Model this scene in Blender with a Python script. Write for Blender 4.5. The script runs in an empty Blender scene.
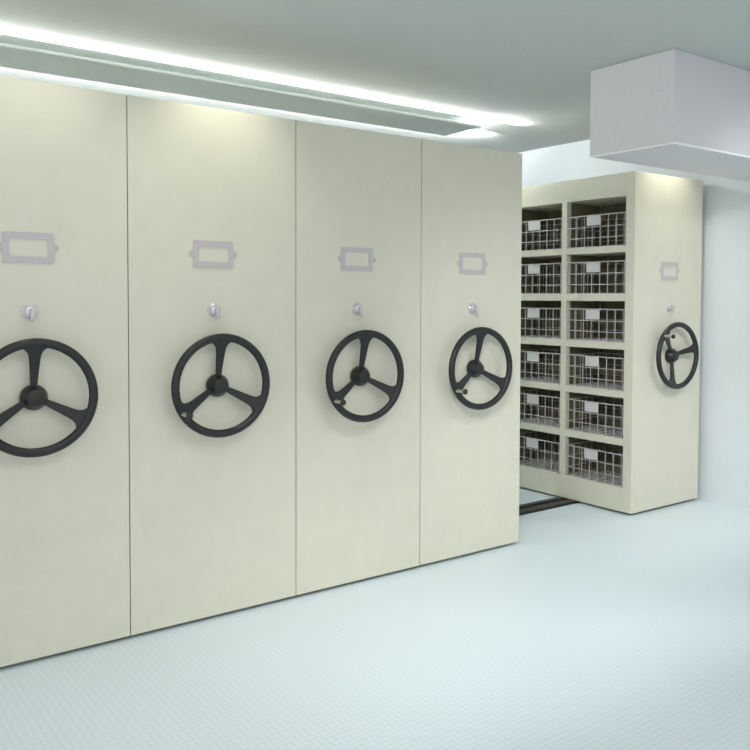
import bpy, bmesh, math
from mathutils import Vector, Matrix

scene = bpy.context.scene
COL = scene.collection
PI = math.pi

# ------------------------------------------------------------------ materials
def srgb(r, g, b):
    def f(c):
        c /= 255.0
        return c / 12.92 if c <= 0.04045 else ((c + 0.055) / 1.055) ** 2.4
    return (f(r), f(g), f(b), 1.0)

def material(name, rgb, rough=0.5, metal=0.0, spec=0.5, noise=0.0, scale=30.0, bump=0.0, bscale=400.0):
    m = bpy.data.materials.new(name)
    m.use_nodes = True
    nt = m.node_tree
    b = nt.nodes['Principled BSDF']
    c = srgb(*rgb)
    b.inputs['Base Color'].default_value = c
    b.inputs['Roughness'].default_value = rough
    b.inputs['Metallic'].default_value = metal
    b.inputs['Specular IOR Level'].default_value = spec
    tc = nt.nodes.new('ShaderNodeTexCoord')
    if noise:
        n = nt.nodes.new('ShaderNodeTexNoise')
        n.inputs['Scale'].default_value = scale
        n.inputs['Detail'].default_value = 6
        nt.links.new(tc.outputs['Object'], n.inputs['Vector'])
        r = nt.nodes.new('ShaderNodeValToRGB')
        r.color_ramp.elements[0].position = 0.3
        r.color_ramp.elements[1].position = 0.7
        r.color_ramp.elements[0].color = tuple(v * (1 - noise) for v in c[:3]) + (1,)
        r.color_ramp.elements[1].color = tuple(min(1, v * (1 + noise)) for v in c[:3]) + (1,)
        nt.links.new(n.outputs['Fac'], r.inputs['Fac'])
        nt.links.new(r.outputs['Color'], b.inputs['Base Color'])
    if bump:
        n2 = nt.nodes.new('ShaderNodeTexNoise')
        n2.inputs['Scale'].default_value = bscale
        nt.links.new(tc.outputs['Object'], n2.inputs['Vector'])
        bp = nt.nodes.new('ShaderNodeBump')
        bp.inputs['Strength'].default_value = bump
        bp.inputs['Distance'].default_value = 0.002
        nt.links.new(n2.outputs['Fac'], bp.inputs['Height'])
        nt.links.new(bp.outputs['Normal'], b.inputs['Normal'])
    return m

M = {}
M['steel'] = material('beige_green_powder_coat', (214, 212, 195), 0.55, 0, 0.25, noise=0.02, scale=9, bump=0.05, bscale=700)
M['dark'] = material('olive_shade_sheet', (120, 117, 90), 0.7, 0, 0.2, noise=0.15, scale=20)  # shade of the shelf interior put into the colour
M['black'] = material('black_plastic', (33, 33, 33), 0.36, 0, 0.45, bump=0.06, bscale=500)
M['hub'] = material('black_hub_plastic', (31, 31, 30), 0.35, 0, 0.5)
M['chrome'] = material('cream_metal_stem', (200, 195, 180), 0.3, 0.7)
M['plate'] = material('silver_label_plate', (192, 184, 187), 0.5, 0.0, 0.4, noise=0.03, scale=60)
M['silver'] = material('silver_lock', (208, 203, 208), 0.33, 0.55)
M['slot'] = material('lock_slot', (80, 78, 80), 0.5, 0.3)
M['wire'] = material('grey_wire', (182, 178, 180), 0.4, 0.1, 0.5)
M['card'] = material('pale_card', (205, 202, 201), 0.7, noise=0.02, scale=40)
M['rail'] = material('dark_rail', (14, 14, 14), 0.5, 0.2)
M['railtop'] = material('worn_rail_top', (58, 57, 52), 0.5, 0.2, noise=0.1, scale=30)
M['wall'] = material('pale_blue_wall', (220, 227, 231), 0.85, 0, 0.2, noise=0.012, scale=6, bump=0.05, bscale=250)
M['ceil'] = material('pale_ceiling', (196, 201, 198), 0.9, 0, 0.1, noise=0.01, scale=5)
M['duct'] = material('grey_duct_paint', (220, 218, 221), 0.75, 0, 0.2, noise=0.012, scale=40)
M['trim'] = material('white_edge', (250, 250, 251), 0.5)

def floor_material():
    m = material('pale_blue_floor', (214, 224, 229), 0.45, 0, 0.35)
    nt = m.node_tree
    b = nt.nodes['Principled BSDF']
    tc = nt.nodes.new('ShaderNodeTexCoord')
    mp = nt.nodes.new('ShaderNodeMapping')
    mp.inputs['Rotation'].default_value = (0, 0, PI / 4)
    nt.links.new(tc.outputs['Object'], mp.inputs['Vector'])
    ch = nt.nodes.new('ShaderNodeTexChecker')
    ch.inputs['Scale'].default_value = 55
    ch.inputs['Color1'].default_value = srgb(214, 226, 230)
    ch.inputs['Color2'].default_value = srgb(208, 220, 226)
    nt.links.new(mp.outputs['Vector'], ch.inputs['Vector'])
    nt.links.new(ch.outputs['Color'], b.inputs['Base Color'])
    bp = nt.nodes.new('ShaderNodeBump')
    bp.inputs['Strength'].default_value = 0.12
    bp.inputs['Distance'].default_value = 0.001
    nt.links.new(ch.outputs['Fac'], bp.inputs['Height'])
    nt.links.new(bp.outputs['Normal'], b.inputs['Normal'])
    return m
M['floor'] = floor_material()

# ------------------------------------------------------------------ mesh helpers
def box(bm, x0, x1, y0, y1, z0, z1):
    vs = [bm.verts.new((x, y, z)) for z in (z0, z1) for y in (y0, y1) for x in (x0, x1)]
    for f in ((0, 2, 3, 1), (4, 5, 7, 6), (0, 1, 5, 4), (2, 6, 7, 3), (0, 4, 6, 2), (1, 3, 7, 5)):
        bm.faces.new([vs[i] for i in f])

def tube(bm, pts, r, seg=8, closed=False, cap=True):
    pts = [Vector(p) for p in pts]
    n = len(pts)
    rings = []
    for i, p in enumerate(pts):
        if closed:
            d = pts[(i + 1) % n] - pts[i - 1]
        else:
            d = pts[min(i + 1, n - 1)] - pts[max(i - 1, 0)]
        d.normalize()
        ref = Vector((0, 0, 1)) if abs(d.z) < 0.9 else Vector((1, 0, 0))
        if closed:
            ref = Vector((0, 1, 0))
        a = d.cross(ref).normalized()
        b = d.cross(a).normalized()
        rings.append([bm.verts.new(p + r * (math.cos(2 * PI * k / seg) * a + math.sin(2 * PI * k / seg) * b)) for k in range(seg)])
    m = n if closed else n - 1
    for i in range(m):
        A, B = rings[i], rings[(i + 1) % n]
        for k in range(seg):
            bm.faces.new((A[k], A[(k + 1) % seg], B[(k + 1) % seg], B[k]))
    if not closed and cap:
        bm.faces.new(rings[0][::-1])
        bm.faces.new(rings[-1])

def lathe_y(bm, prof, cx=0, cz=0, seg=40):
    """profile of (radius, y) turned about an axis parallel to Y"""
    rings = []
    for r, y in prof:
        if r < 1e-6:
            rings.append([bm.verts.new((cx, y, cz))])
        else:
            rings.append([bm.verts.new((cx + r * math.cos(2 * PI * k / seg), y, cz + r * math.sin(2 * PI * k / seg))) for k in range(seg)])
    for A, B in zip(rings, rings[1:]):
        if len(A) == 1 and len(B) == 1:
            continue
        for k in range(seg):
            k2 = (k + 1) % seg
            if len(A) == 1:
                bm.faces.new((A[0], B[k], B[k2]))
            elif len(B) == 1:
                bm.faces.new((A[k], A[k2], B[0]))
            else:
                bm.faces.new((A[k], A[k2], B[k2], B[k]))

def prism(bm, poly, fn0, fn1):
    """poly: list of 2-D points, fn0/fn1 map them to the two faces"""
    a = [bm.verts.new(fn0(p)) for p in poly]
    b = [bm.verts.new(fn1(p)) for p in poly]
    n = len(poly)
    bm.faces.new(a)
    bm.faces.new(b[::-1])
    for i in range(n):
        bm.faces.new((a[i], b[i], b[(i + 1) % n], a[(i + 1) % n]))

def obj(name, bm, mat, parent=None, smooth=False, bevel=0.0, bseg=2):
    bmesh.ops.recalc_face_normals(bm, faces=bm.faces)
    me = bpy.data.meshes.new(name)
    bm.to_mesh(me)
    bm.free()
    me.materials.append(mat)
    if smooth:
        for p in me.polygons:
            p.use_smooth = True
        try:
            me.set_sharp_from_angle(angle=math.radians(38))
        except Exception:
            pass
    o = bpy.data.objects.new(name, me)
    COL.objects.link(o)
    if parent:
        o.parent = parent
    if bevel:
        md = o.modifiers.new('bevel', 'BEVEL')
        md.width = bevel
        md.segments = bseg
        md.limit_method = 'ANGLE'
    return o

def thing(name, label, cat, loc=(0, 0, 0), group=None):
    o = bpy.data.objects.new(name, None)
    o.empty_display_size = 0.1
    COL.objects.link(o)
    o.location = loc
    o['label'] = label
    o['category'] = cat
    if group:
        o['group'] = group
    return o

def copy_tree(o, parent=None):
    c = o.copy()
    COL.objects.link(c)
    if parent:
        c.parent = parent
    for ch in list(o.children):
        copy_tree(ch, c)
    return c

def struct(name, bm, mat, bevel=0.0):
    o = obj(name, bm, mat, None, bevel=bevel)
    o['kind'] = 'structure'
    return o

# ------------------------------------------------------------------ dimensions
H = 2.3           # rack height
W = 0.786         # rack width
L = 1.206         # rack length
PITCH = 0.7905
XO = 1.073        # x of the open rack's aisle side
XW = 1.933        # right wall
ZF = -0.017       # floor (the racks ride 17 mm above it on their rail)
ZC = 2.768        # ceiling
YB = 2.6          # back wall

# ------------------------------------------------------------------ room
b = bmesh.new(); box(b, -5.2, XW + 0.12, -6.0, YB + 0.12, ZF - 0.1, ZF); struct('floor', b, M['floor'])
b = bmesh.new(); box(b, -5.2, XW + 0.12, -6.0, YB + 0.12, ZC, ZC + 0.1); struct('ceiling', b, M['ceil'])
b = bmesh.new(); box(b, XW, XW + 0.12, -6.0, YB, ZF, ZC); struct('wall_right', b, M['wall'])
b = bmesh.new(); box(b, -5.2, XW + 0.12, YB, YB + 0.12, ZF, ZC); struct('wall_back', b, M['wall'])

# boxed duct hanging from the ceiling at the right
d = thing('ceiling_duct', 'boxy pale grey duct hanging from the ceiling above the right-hand open rack', 'duct', (1.10, -0.55, ZC))
bm = bmesh.new()
box(bm, 0.27 - 1.10, XW - 0.001 - 1.10, -0.828 + 0.55, -0.275 + 0.55, 2.272 - ZC, 0)
obj('duct_casing', bm, M['duct'], d, bevel=0.004)
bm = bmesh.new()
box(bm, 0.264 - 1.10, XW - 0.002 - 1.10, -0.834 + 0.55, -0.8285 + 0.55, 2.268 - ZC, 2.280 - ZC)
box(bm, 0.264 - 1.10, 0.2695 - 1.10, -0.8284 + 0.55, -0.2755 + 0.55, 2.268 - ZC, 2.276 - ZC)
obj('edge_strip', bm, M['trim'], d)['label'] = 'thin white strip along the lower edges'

# light tray under the ceiling behind the closed racks
t = thing('ceiling_light_tray', 'pale grey light tray under the ceiling glowing above the closed racks', 'ceiling light', (-1.5, 1.21, ZC))
bm = bmesh.new(); box(bm, -3.0, 2.13, -0.20, 0.20, -0.075, -0.058); obj('tray_board', bm, M['ceil'], t, bevel=0.003)

# ------------------------------------------------------------------ rack parts
def end_panel_bm(y0, y1, sgn):
    """folded sheet: U profile in plan, open towards the inside"""
    bm = bmesh.new()
    if sgn > 0:
        poly = [(0, y0), (W, y0), (W, y1), (W - 0.03, y1), (W - 0.03, y0 + 0.022), (0.03, y0 + 0.022), (0.03, y1), (0, y1)]
    else:
        poly = [(0, y1), (0, y0), (0.03, y0), (0.03, y1 - 0.022), (W - 0.03, y1 - 0.022), (W - 0.03, y0), (W, y0), (W, y1)]
    prism(bm, poly, lambda p: (p[0], p[1], 0), lambda p: (p[0], p[1], H))
    return bm

LEVELS = [(0.0, 0.165), (0.451, 0.500), (0.776, 0.822), (1.104, 1.153), (1.434, 1.484), (1.766, 1.810), (2.144, 2.3)]
BAYS = [(0.071, 0.5795), (0.6265, 1.135)]

def label_holder_bm(cx, cz):
    w, h, iw, ih = 0.098, 0.060, 0.0735, 0.0345
    y0, y1 = -0.0035, 0.0
    bm = bmesh.new()
    # plate as a ring with a window, rounded inner corners
    def rr(hw, hh, r, n=5):
        pts = []
        for sx, sz, a0 in ((1, 1, 0), (-1, 1, 90), (-1, -1, 180), (1, -1, 270)):
            for k in range(n):
                a = math.radians(a0 + 90 * k / (n - 1))
                pts.append((cx + sx * (hw - r) + r * math.cos(a), cz + sz * (hh - r) + r * math.sin(a)))
        return pts
    out, inn = rr(w, h, 0.007), rr(iw, ih, 0.010)
    n = len(out)
    fo = [bm.verts.new((p[0], y0, p[1])) for p in out]
    fi = [bm.verts.new((p[0], y0, p[1])) for p in inn]
    bo = [bm.verts.new((p[0], y1, p[1])) for p in out]
    bi = [bm.verts.new((p[0], y1, p[1])) for p in inn]
    for i in range(n):
        j = (i + 1) % n
        bm.faces.new((fo[i], fo[j], fi[j], fi[i]))
        bm.faces.new((bo[j], bo[i], bi[i], bi[j]))
        bm.faces.new((fo[j], fo[i], bo[i], bo[j]))
        bm.faces.new((fi[i], fi[j], bi[j], bi[i]))
    # screw lugs left and right: rings with a hole, overlapping the plate edge
    for s in (-1, 1):
        lx, R, r = cx + s * (w + 0.0045), 0.0140, 0.0062
        S = 20
        ring = []
        for rad, yy in ((R, y0), (r, y0), (r, y1), (R, y1)):
            ring.append([bm.verts.new((lx + rad * math.cos(2 * PI * k / S), yy * 0.92 if yy else yy, cz + rad * math.sin(2 * PI * k / S))) for k in range(S)])
        for q in range(4):
            A, B = ring[q], ring[(q + 1) % 4]
            for k in range(S):
                bm.faces.new((A[k], A[(k + 1) % S], B[(k + 1) % S], B[k]))
    return bm

RIM_Y, RIM_R, RIM_T = -0.073, 0.2155, 0.0182

def spoke_bm(ang):
    """flared spoke lying from the hub (deep) out to the rim (proud)"""
    a = math.radians(ang)
    ca, sa = math.cos(a), math.sin(a)
    half = [(0.030, 0.0115), (0.10, 0.0165), (0.150, 0.0205), (0.168, 0.0235), (0.180, 0.029), (0.188, 0.037), (0.1945, 0.048)]
    tip = []
    for k in range(5):          # outer end follows the rim
        ph = math.radians(14.5 - 29 * k / 4)
        tip.append((0.209 * math.cos(ph), 0.209 * math.sin(ph)))
    poly = [(r, w) for r, w in half] + tip + [(r, -w) for r, w in reversed(half)]
    bm = bmesh.new()
    def at(p, off):
        r, w = p
        y = -0.030 + (RIM_Y + 0.030) * min(1, max(0, (r - 0.03) / 0.165)) + off
        return Vector((r * ca - w * sa, y, r * sa + w * ca))
    # strip mesh across the width so the bend stays clean
    L_ = [(r, w) for r, w in half] + [tip[0]]
    R_ = [(r, -w) for r, w in half] + [tip[-1]]
    rows = []
    for (l, r_) in zip(L_, R_):
        rows.append([(l[0] + (r_[0] - l[0]) * q / 4, l[1] + (r_[1] - l[1]) * q / 4) for q in range(5)])
    rows[-1] = tip
    F = [[bm.verts.new(at(p, -0.008)) for p in row] for row in rows]
    B = [[bm.verts.new(at(p, 0.006)) for p in row] for row in rows]
    n = len(rows)
    for i in range(n - 1):
        for q in range(4):
            bm.faces.new((F[i][q], F[i][q + 1], F[i + 1][q + 1], F[i + 1][q]))
            bm.faces.new((B[i][q + 1], B[i][q], B[i + 1][q], B[i + 1][q + 1]))
        for q in (0, 4):
            bm.faces.new((F[i][q], F[i + 1][q], B[i + 1][q], B[i][q]))
    for i in (0, n - 1):
        for q in range(4):
            bm.faces.new((F[i][q], B[i][q], B[i][q + 1], F[i][q + 1]))
    return bm

def add_handwheel(root, cx, cz, first, crank):
    bm = bmesh.new()
    # rim of slightly flattened section
    n, s = 96, 14
    rings = []
    for i in range(n):
        a = 2 * PI * i / n
        rings.append([bm.verts.new(((RIM_R + RIM_T * math.cos(2 * PI * k / s)) * math.cos(a), 0.016 * math.sin(2 * PI * k / s),
                                    (RIM_R + RIM_T * math.cos(2 * PI * k / s)) * math.sin(a))) for k in range(s)])
    for i in range(n):
        A, B = rings[i], rings[(i + 1) % n]
        for k in range(s):
            bm.faces.new((A[k], A[(k + 1) % s], B[(k + 1) % s], B[k]))
    bm.transform(Matrix.Translation((0, RIM_Y, 0)))
    wheel = obj('handwheel', bm, M['black'], root, smooth=True)
    wheel.location = (cx, 0, cz)
    wheel.scale = (1.026, 1, 0.996)
    wheel['label'] = 'black three-spoked handwheel'
    for k in range(3):
        obj('spoke', spoke_bm(first + 120 * k), M['black'], wheel, smooth=True, bevel=0.003)
    bm = bmesh.new()
    lathe_y(bm, [(0, 0.0), (0.036, 0.0), (0.050, -0.004), (0.0515, -0.016), (0.0505, -0.029), (0.046, -0.036), (0.034, -0.055), (0.0325, -0.058), (0.029, -0.0595), (0, -0.0595)], 0.003, -0.004)
    obj('hub', bm, M['hub'], wheel, smooth=True)
    a = math.radians(crank)
    kx, kz = 0.217 * math.cos(a), 0.217 * math.sin(a)
    bm = bmesh.new()
    lathe_y(bm, [(0, -0.078), (0.0095, -0.078), (0.0095, -0.141), (0, -0.141)], kx, kz, 16)
    obj('crank_stem', bm, M['chrome'], wheel, smooth=True)['label'] = 'pale metal stem of the crank'
    bm = bmesh.new()
    R = 0.0155
    prof = [(R * math.sin(PI * k / 12), -0.150 + R * 0.8 * math.cos(PI * k / 12)) for k in range(13)]
    prof[0] = (0, prof[0][1]); prof[-1] = (0, prof[-1][1])
    lathe_y(bm, prof, kx, kz, 20)
    obj('crank_knob', bm, M['hub'], wheel, smooth=True)['label'] = 'small black crank knob'

def add_front(root, first, crank, wx):
    cx = wx - root.location.x - 0.007      # label frame, lock and wheel share one axis
    obj('label_holder', label_holder_bm(cx, 1.6455), M['plate'], root)['label'] = 'empty silver label frame'
    bm = bmesh.new()
    lathe_y(bm, [(0, 0), (0.030, 0), (0.030, -0.006), (0.027, -0.009), (0.0235, -0.009), (0.022, -0.018), (0.019, -0.020), (0, -0.020)], cx + 0.002, 1.394, 32)
    lock = obj('lock', bm, M['silver'], root, smooth=True)
    lock['label'] = 'round silver lock'
    bm = bmesh.new()
    kx, kz = cx + 0.002, 1.394
    poly = [(-0.020, 0.008), (-0.024, 0.010), (-0.036, 0.008), (-0.040, -0.004), (-0.041, -0.022), (-0.037, -0.034), (-0.030, -0.039), (-0.024, -0.034), (-0.023, -0.016), (-0.020, -0.010)]
    prism(bm, poly, lambda p: (kx - 0.0045, p[0], kz + p[1]), lambda p: (kx + 0.0045, p[0], kz + p[1]))
    obj('key', bm, M['silver'], lock, bevel=0.0015)
    bm = bmesh.new()
    box(bm, kx - 0.0035, kx + 0.0035, -0.0207, -0.0195, kz - 0.014, kz + 0.012)
    obj('keyhole', bm, M['slot'], lock)
    add_handwheel(root, cx + 0.006, 1.059, first, crank)

# ------------------------------------------------------------------ closed racks in a row
RIGHT_EDGES = [0.0015, -0.768, -1.547, -2.371]
WIDTHS = [0.7655, 0.775, 0.820, 0.790]
labels = ['closed beige rack beside the open aisle, last of the joined row',
          'closed beige rack second from the aisle, its top edge in shade',
          'closed beige rack with a warm glow along its top, second from the left',
          'leftmost closed beige rack, its handwheel cut by the left picture edge']
for xr, w, lab, xc in zip(RIGHT_EDGES, WIDTHS, labels, (-0.386, -1.180, -1.970, -2.762)):
    root = thing('mobile_rack', lab, 'mobile rack', (xr - w, 0, 0), 'joined closed mobile racks')
    bm = bmesh.new()
    box(bm, 0, w, 0, 0.022, 0, H)
    obj('end_panel', bm, M['steel'], root, bevel=0.0022)
    bm = bmesh.new()
    box(bm, 0.004, w - 0.004, 0.0225, L, 0, H - 0.002)
    obj('shelf_body', bm, M['steel'], root, bevel=0.002)
    add_front(root, 91, 211, xc)

# ------------------------------------------------------------------ open rack
root = thing('mobile_rack', 'open beige shelving rack holding wire baskets beside the right wall', 'mobile rack', (XO, 0, 0))
obj('end_panel', end_panel_bm(0, 0.0708, 1), M['steel'], root, bevel=0.0022)
obj('end_panel', end_panel_bm(1.1352, L, -1), M['steel'], root, bevel=0.0022)
bm = bmesh.new(); box(bm, 0, 0.047, 0.5797, 0.6263, 0.1652, 2.1438); obj('upright', bm, M['steel'], root, bevel=0.0015)
bm = bmesh.new(); box(bm, W - 0.047, W, 0.5797, 0.6263, 0.1652, 2.1438); obj('upright', bm, M['steel'], root, bevel=0.0015)
bm = bmesh.new(); box(bm, 0.0005, W - 0.0005, 0.0711, 1.1349, 0, 0.165); obj('base', bm, M['steel'], root, bevel=0.0015)
bm = bmesh.new(); box(bm, 0.0005, W - 0.0005, 0.0711, 1.1349, 2.144, H - 0.001); obj('top_fascia', bm, M['steel'], root, bevel=0.0015)
for y0, y1 in BAYS:
    for z0, z1 in LEVELS[1:-1]:
        bm = bmesh.new()
        box(bm, 0.0005, W - 0.0005, y0 + 0.0002, y1 - 0.0002, z0, z1)
        obj('shelf', bm, M['steel'], root, bevel=0.0015)
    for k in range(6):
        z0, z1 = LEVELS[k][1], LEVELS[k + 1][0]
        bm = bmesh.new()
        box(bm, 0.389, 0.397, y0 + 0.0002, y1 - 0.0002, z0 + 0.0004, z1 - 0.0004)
        obj('back_panel', bm, M['dark'], root)  # centre divider, coloured dark to carry the bay's shade
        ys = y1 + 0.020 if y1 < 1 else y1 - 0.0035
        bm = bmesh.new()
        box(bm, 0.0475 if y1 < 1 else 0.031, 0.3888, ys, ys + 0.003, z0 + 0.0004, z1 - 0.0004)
        obj('shade_sheet', bm, M['dark'], root)  # sheet added to darken the bay end, standing in for shade
add_front(root, 253, 140, XO + 0.403)

# ------------------------------------------------------------------ baskets
BL, BD, BH = 0.480, 0.345, 0.222        # along y, into the rack, height
def make_basket():
    root = thing('wire_basket', '', 'wire basket')
    r = 0.0031
    bm = bmesh.new()
    NY, NX = 7, 5
    zs = [r, 0.066, 0.142]
    ys = [BL * i / NY for i in range(NY + 1)]
    xs = [BD * i / NX for i in range(NX + 1)]
    for x in (0.0, BD):
        for y in ys:
            tube(bm, [(x, y, 0), (x, y, BH)], r, 6)
        for z in zs:
            tube(bm, [(x, 0, z), (x, BL, z)], r, 6)
    for y in (0.0, BL):
        for x in xs[1:-1]:
            tube(bm, [(x, y, 0), (x, y, BH)], r, 6)
        for z in zs:
            tube(bm, [(0, y, z), (BD, y, z)], r, 6)
    for y in ys[1:-1]:
        tube(bm, [(0, y, r), (BD, y, r)], r, 6)
    for i in range(1, 2 * NX):
        x = BD * i / (2 * NX)
        tube(bm, [(x, 0, r), (x, BL, r)], r * 0.9, 6)
    obj('wire_mesh', bm, M['wire'], root, smooth=True)
    bm = bmesh.new()
    e = 0.004
    rim = []
    for cx, cy, a0 in ((BD - 0.012 + e, BL - 0.012 + e, 0), (0.012 - e, BL - 0.012 + e, 90), (0.012 - e, 0.012 - e, 180), (BD - 0.012 + e, 0.012 - e, 270)):
        for k in range(5):
            a = math.radians(a0 + 22.5 * k)
            rim.append((cx + 0.012 * math.cos(a), cy + 0.012 * math.sin(a), BH))
    n, s = len(rim), 8
    rings = []
    for i in range(n):
        p = Vector(rim[i]); dd = (Vector(rim[(i + 1) % n]) - Vector(rim[i - 1])).normalized()
        a = dd.cross(Vector((0, 0, 1))).normalized(); b2 = Vector((0, 0, 1))
        rings.append([bm.verts.new(p + 0.0042 * (math.cos(2 * PI * k / s) * a + math.sin(2 * PI * k / s) * b2)) for k in range(s)])
    for i in range(n):
        A, B = rings[i], rings[(i + 1) % n]
        for k in range(s):
            bm.faces.new((A[k], A[(k + 1) % s], B[(k + 1) % s], B[k]))
    obj('rim', bm, M['wire'], root, smooth=True)
    bm = bmesh.new()
    box(bm, -0.0055, -0.0035, BL * 0.415, BL * 0.665, 0.152, 0.219)
    obj('label_card', bm, M['card'], root)['label'] = 'blank pale card'
    return root

names = ['bottom', 'second lowest', 'third lowest', 'third highest', 'second highest', 'top']
pb = make_basket()
first = True
for bi, (y0, y1) in enumerate(BAYS):
    for k in range(6):
        o = pb if first else copy_tree(pb)
        first = False
        o.location = (XO + 0.010, y0 + 0.0145, LEVELS[k][1] + 0.0002)
        o['label'] = ('grey wire basket on the %s shelf, %s column of the open rack'
                      % (names[k], 'right' if bi == 0 else 'left'))
        o['group'] = 'wire baskets in the open rack'

# ------------------------------------------------------------------ floor rail
rl = thing('floor_rail', 'dark steel guide rail on the pale floor running under the racks across the aisle', 'rail', (-0.6, 0.556, ZF))
bm = bmesh.new(); box(bm, -2.55, 2.45, -0.100, 0.100, 0, 0.004); obj('base_strip', bm, M['rail'], rl)
for yc, hw in ((0.038, 0.020), (-0.058, 0.030)):
    bm = bmesh.new(); box(bm, -2.55, 2.45, yc - hw, yc + hw, 0.0041, 0.0169)
    obj('track', bm, M['railtop'], rl, bevel=0.001)

# ------------------------------------------------------------------ lights
def area(name, loc, rot, sx, sy, power, col=(1, 1, 1)):
    l = bpy.data.lights.new(name, 'AREA')
    l.shape = 'RECTANGLE'; l.size = sx; l.size_y = sy; l.energy = power; l.color = col
    o = bpy.data.objects.new(name, l); COL.objects.link(o)
    o.location = loc; o.rotation_euler = rot
    return o
area('ceiling_fill', (-2.6, -3.1, 2.74), (0, 0, 0), 2.6, 1.4, 40, (1.0, 0.99, 0.97))  # unseen overhead key light, added for general brightness
area('ceiling_fill', (0.7, -3.0, 2.74), (0, 0, 0), 1.4, 1.2, 18, (1.0, 0.99, 0.98))  # unseen fill added to lift the right side
# cove strips lying on the tray, shining up to the ceiling
area('cove_lamp', (-1.43, 1.395, ZC - 0.045), (PI - 0.75, 0, 0), 5.0, 0.05, 138, (1, 1, 0.98))
area('cove_lamp', (-1.43, 1.025, ZC - 0.045), (PI + 0.75, 0, 0), 5.0, 0.05, 20, (1, 1, 0.98))  # front strip added to whiten the ceiling ahead of the tray
area('cove_lamp', (0.615, 1.21, ZC - 0.045), (PI, 0.95, 0), 0.05, 0.36, 15, (1, 1, 0.98))
def spot(name, loc, target, power, ang, blend, rad, col):
    l = bpy.data.lights.new(name, 'SPOT')
    l.energy = power; l.spot_size = math.radians(ang); l.spot_blend = blend; l.shadow_soft_size = rad; l.color = col
    o = bpy.data.objects.new(name, l); COL.objects.link(o)
    o.location = loc
    o.rotation_euler = (Vector(target) - Vector(loc)).to_track_quat('-Z', 'Y').to_euler()
    return o
for xx, pw in ((-2.0, 95), (-1.1, 185), (-0.2, 150), (1.3, 88)):
    spot('glow_fill_spot', (xx, -1.75, 2.75), (xx, -0.55, 0), pw, 54, 1.0, 0.22, (1, 1, 1))  # unseen spots added to brighten the floor and lower panels
spot('glow_fill_spot', (-2.6, -2.2, 2.74), (1.07, 0.35, 0.55), 370, 38, 1.0, 0.25, (1, 1, 0.98))  # unseen spot added to lift the aisle and open rack's side
spot('glow_fill_spot', (0.0, -2.3, 2.74), (1.93, -0.5, 1.1), 150, 64, 1.0, 0.12, (1, 1, 1))  # unseen spot added to brighten the right wall
spot('glow_fill_spot', (-1.95, -0.26, 2.75), (-1.95, -0.04, 1.9), 24, 84, 1.0, 0.03, (1, 0.94, 0.78))
spot('glow_fill_spot', (-2.75, -0.40, 2.75), (-2.75, -0.04, 1.6), 16, 95, 1.0, 0.03, (1, 0.96, 0.86))  # extra warm wash added over the leftmost rack's upper panel
spot('glow_fill_spot', (1.40, -0.14, 2.75), (1.40, -0.02, 2.0), 40, 84, 1.0, 0.03, (1, 0.95, 0.80))

w = bpy.data.worlds.new('world'); scene.world = w; w.use_nodes = True
bg = w.node_tree.nodes['Background']
bg.inputs['Color'].default_value = (0.975, 0.985, 1.0, 1)
bg.inputs['Strength'].default_value = 1.1

# ------------------------------------------------------------------ camera
yaw, pitch, roll = 0.6361, -0.0349, 0.0031
f = Vector((math.sin(yaw) * math.cos(pitch), math.cos(yaw) * math.cos(pitch), math.sin(pitch)))
r0 = f.cross(Vector((0, 0, 1))).normalized(); u0 = r0.cross(f)
r = r0 * math.cos(roll) + u0 * math.sin(roll)
u = -r0 * math.sin(roll) + u0 * math.cos(roll)
cam = bpy.data.cameras.new('camera')
cam.sensor_width = 36.0
cam.lens = 835.0 / 750 * 36
cam.shift_x = -0.5 / 750
cam.shift_y = (326.7 - 375) / 750
cam.clip_start = 0.05
co = bpy.data.objects.new('camera', cam); COL.objects.link(co)
m = Matrix((r, u, -f)).transposed().to_4x4()
m.translation = Vector((-3.6269, -3.4636, 1.4534))
co.matrix_world = m
scene.camera = co

scene.view_settings.view_transform = 'Standard'
scene.view_settings.look = 'None'
scene.view_settings.exposure = -0.11
scene.view_settings.gamma = 1.0
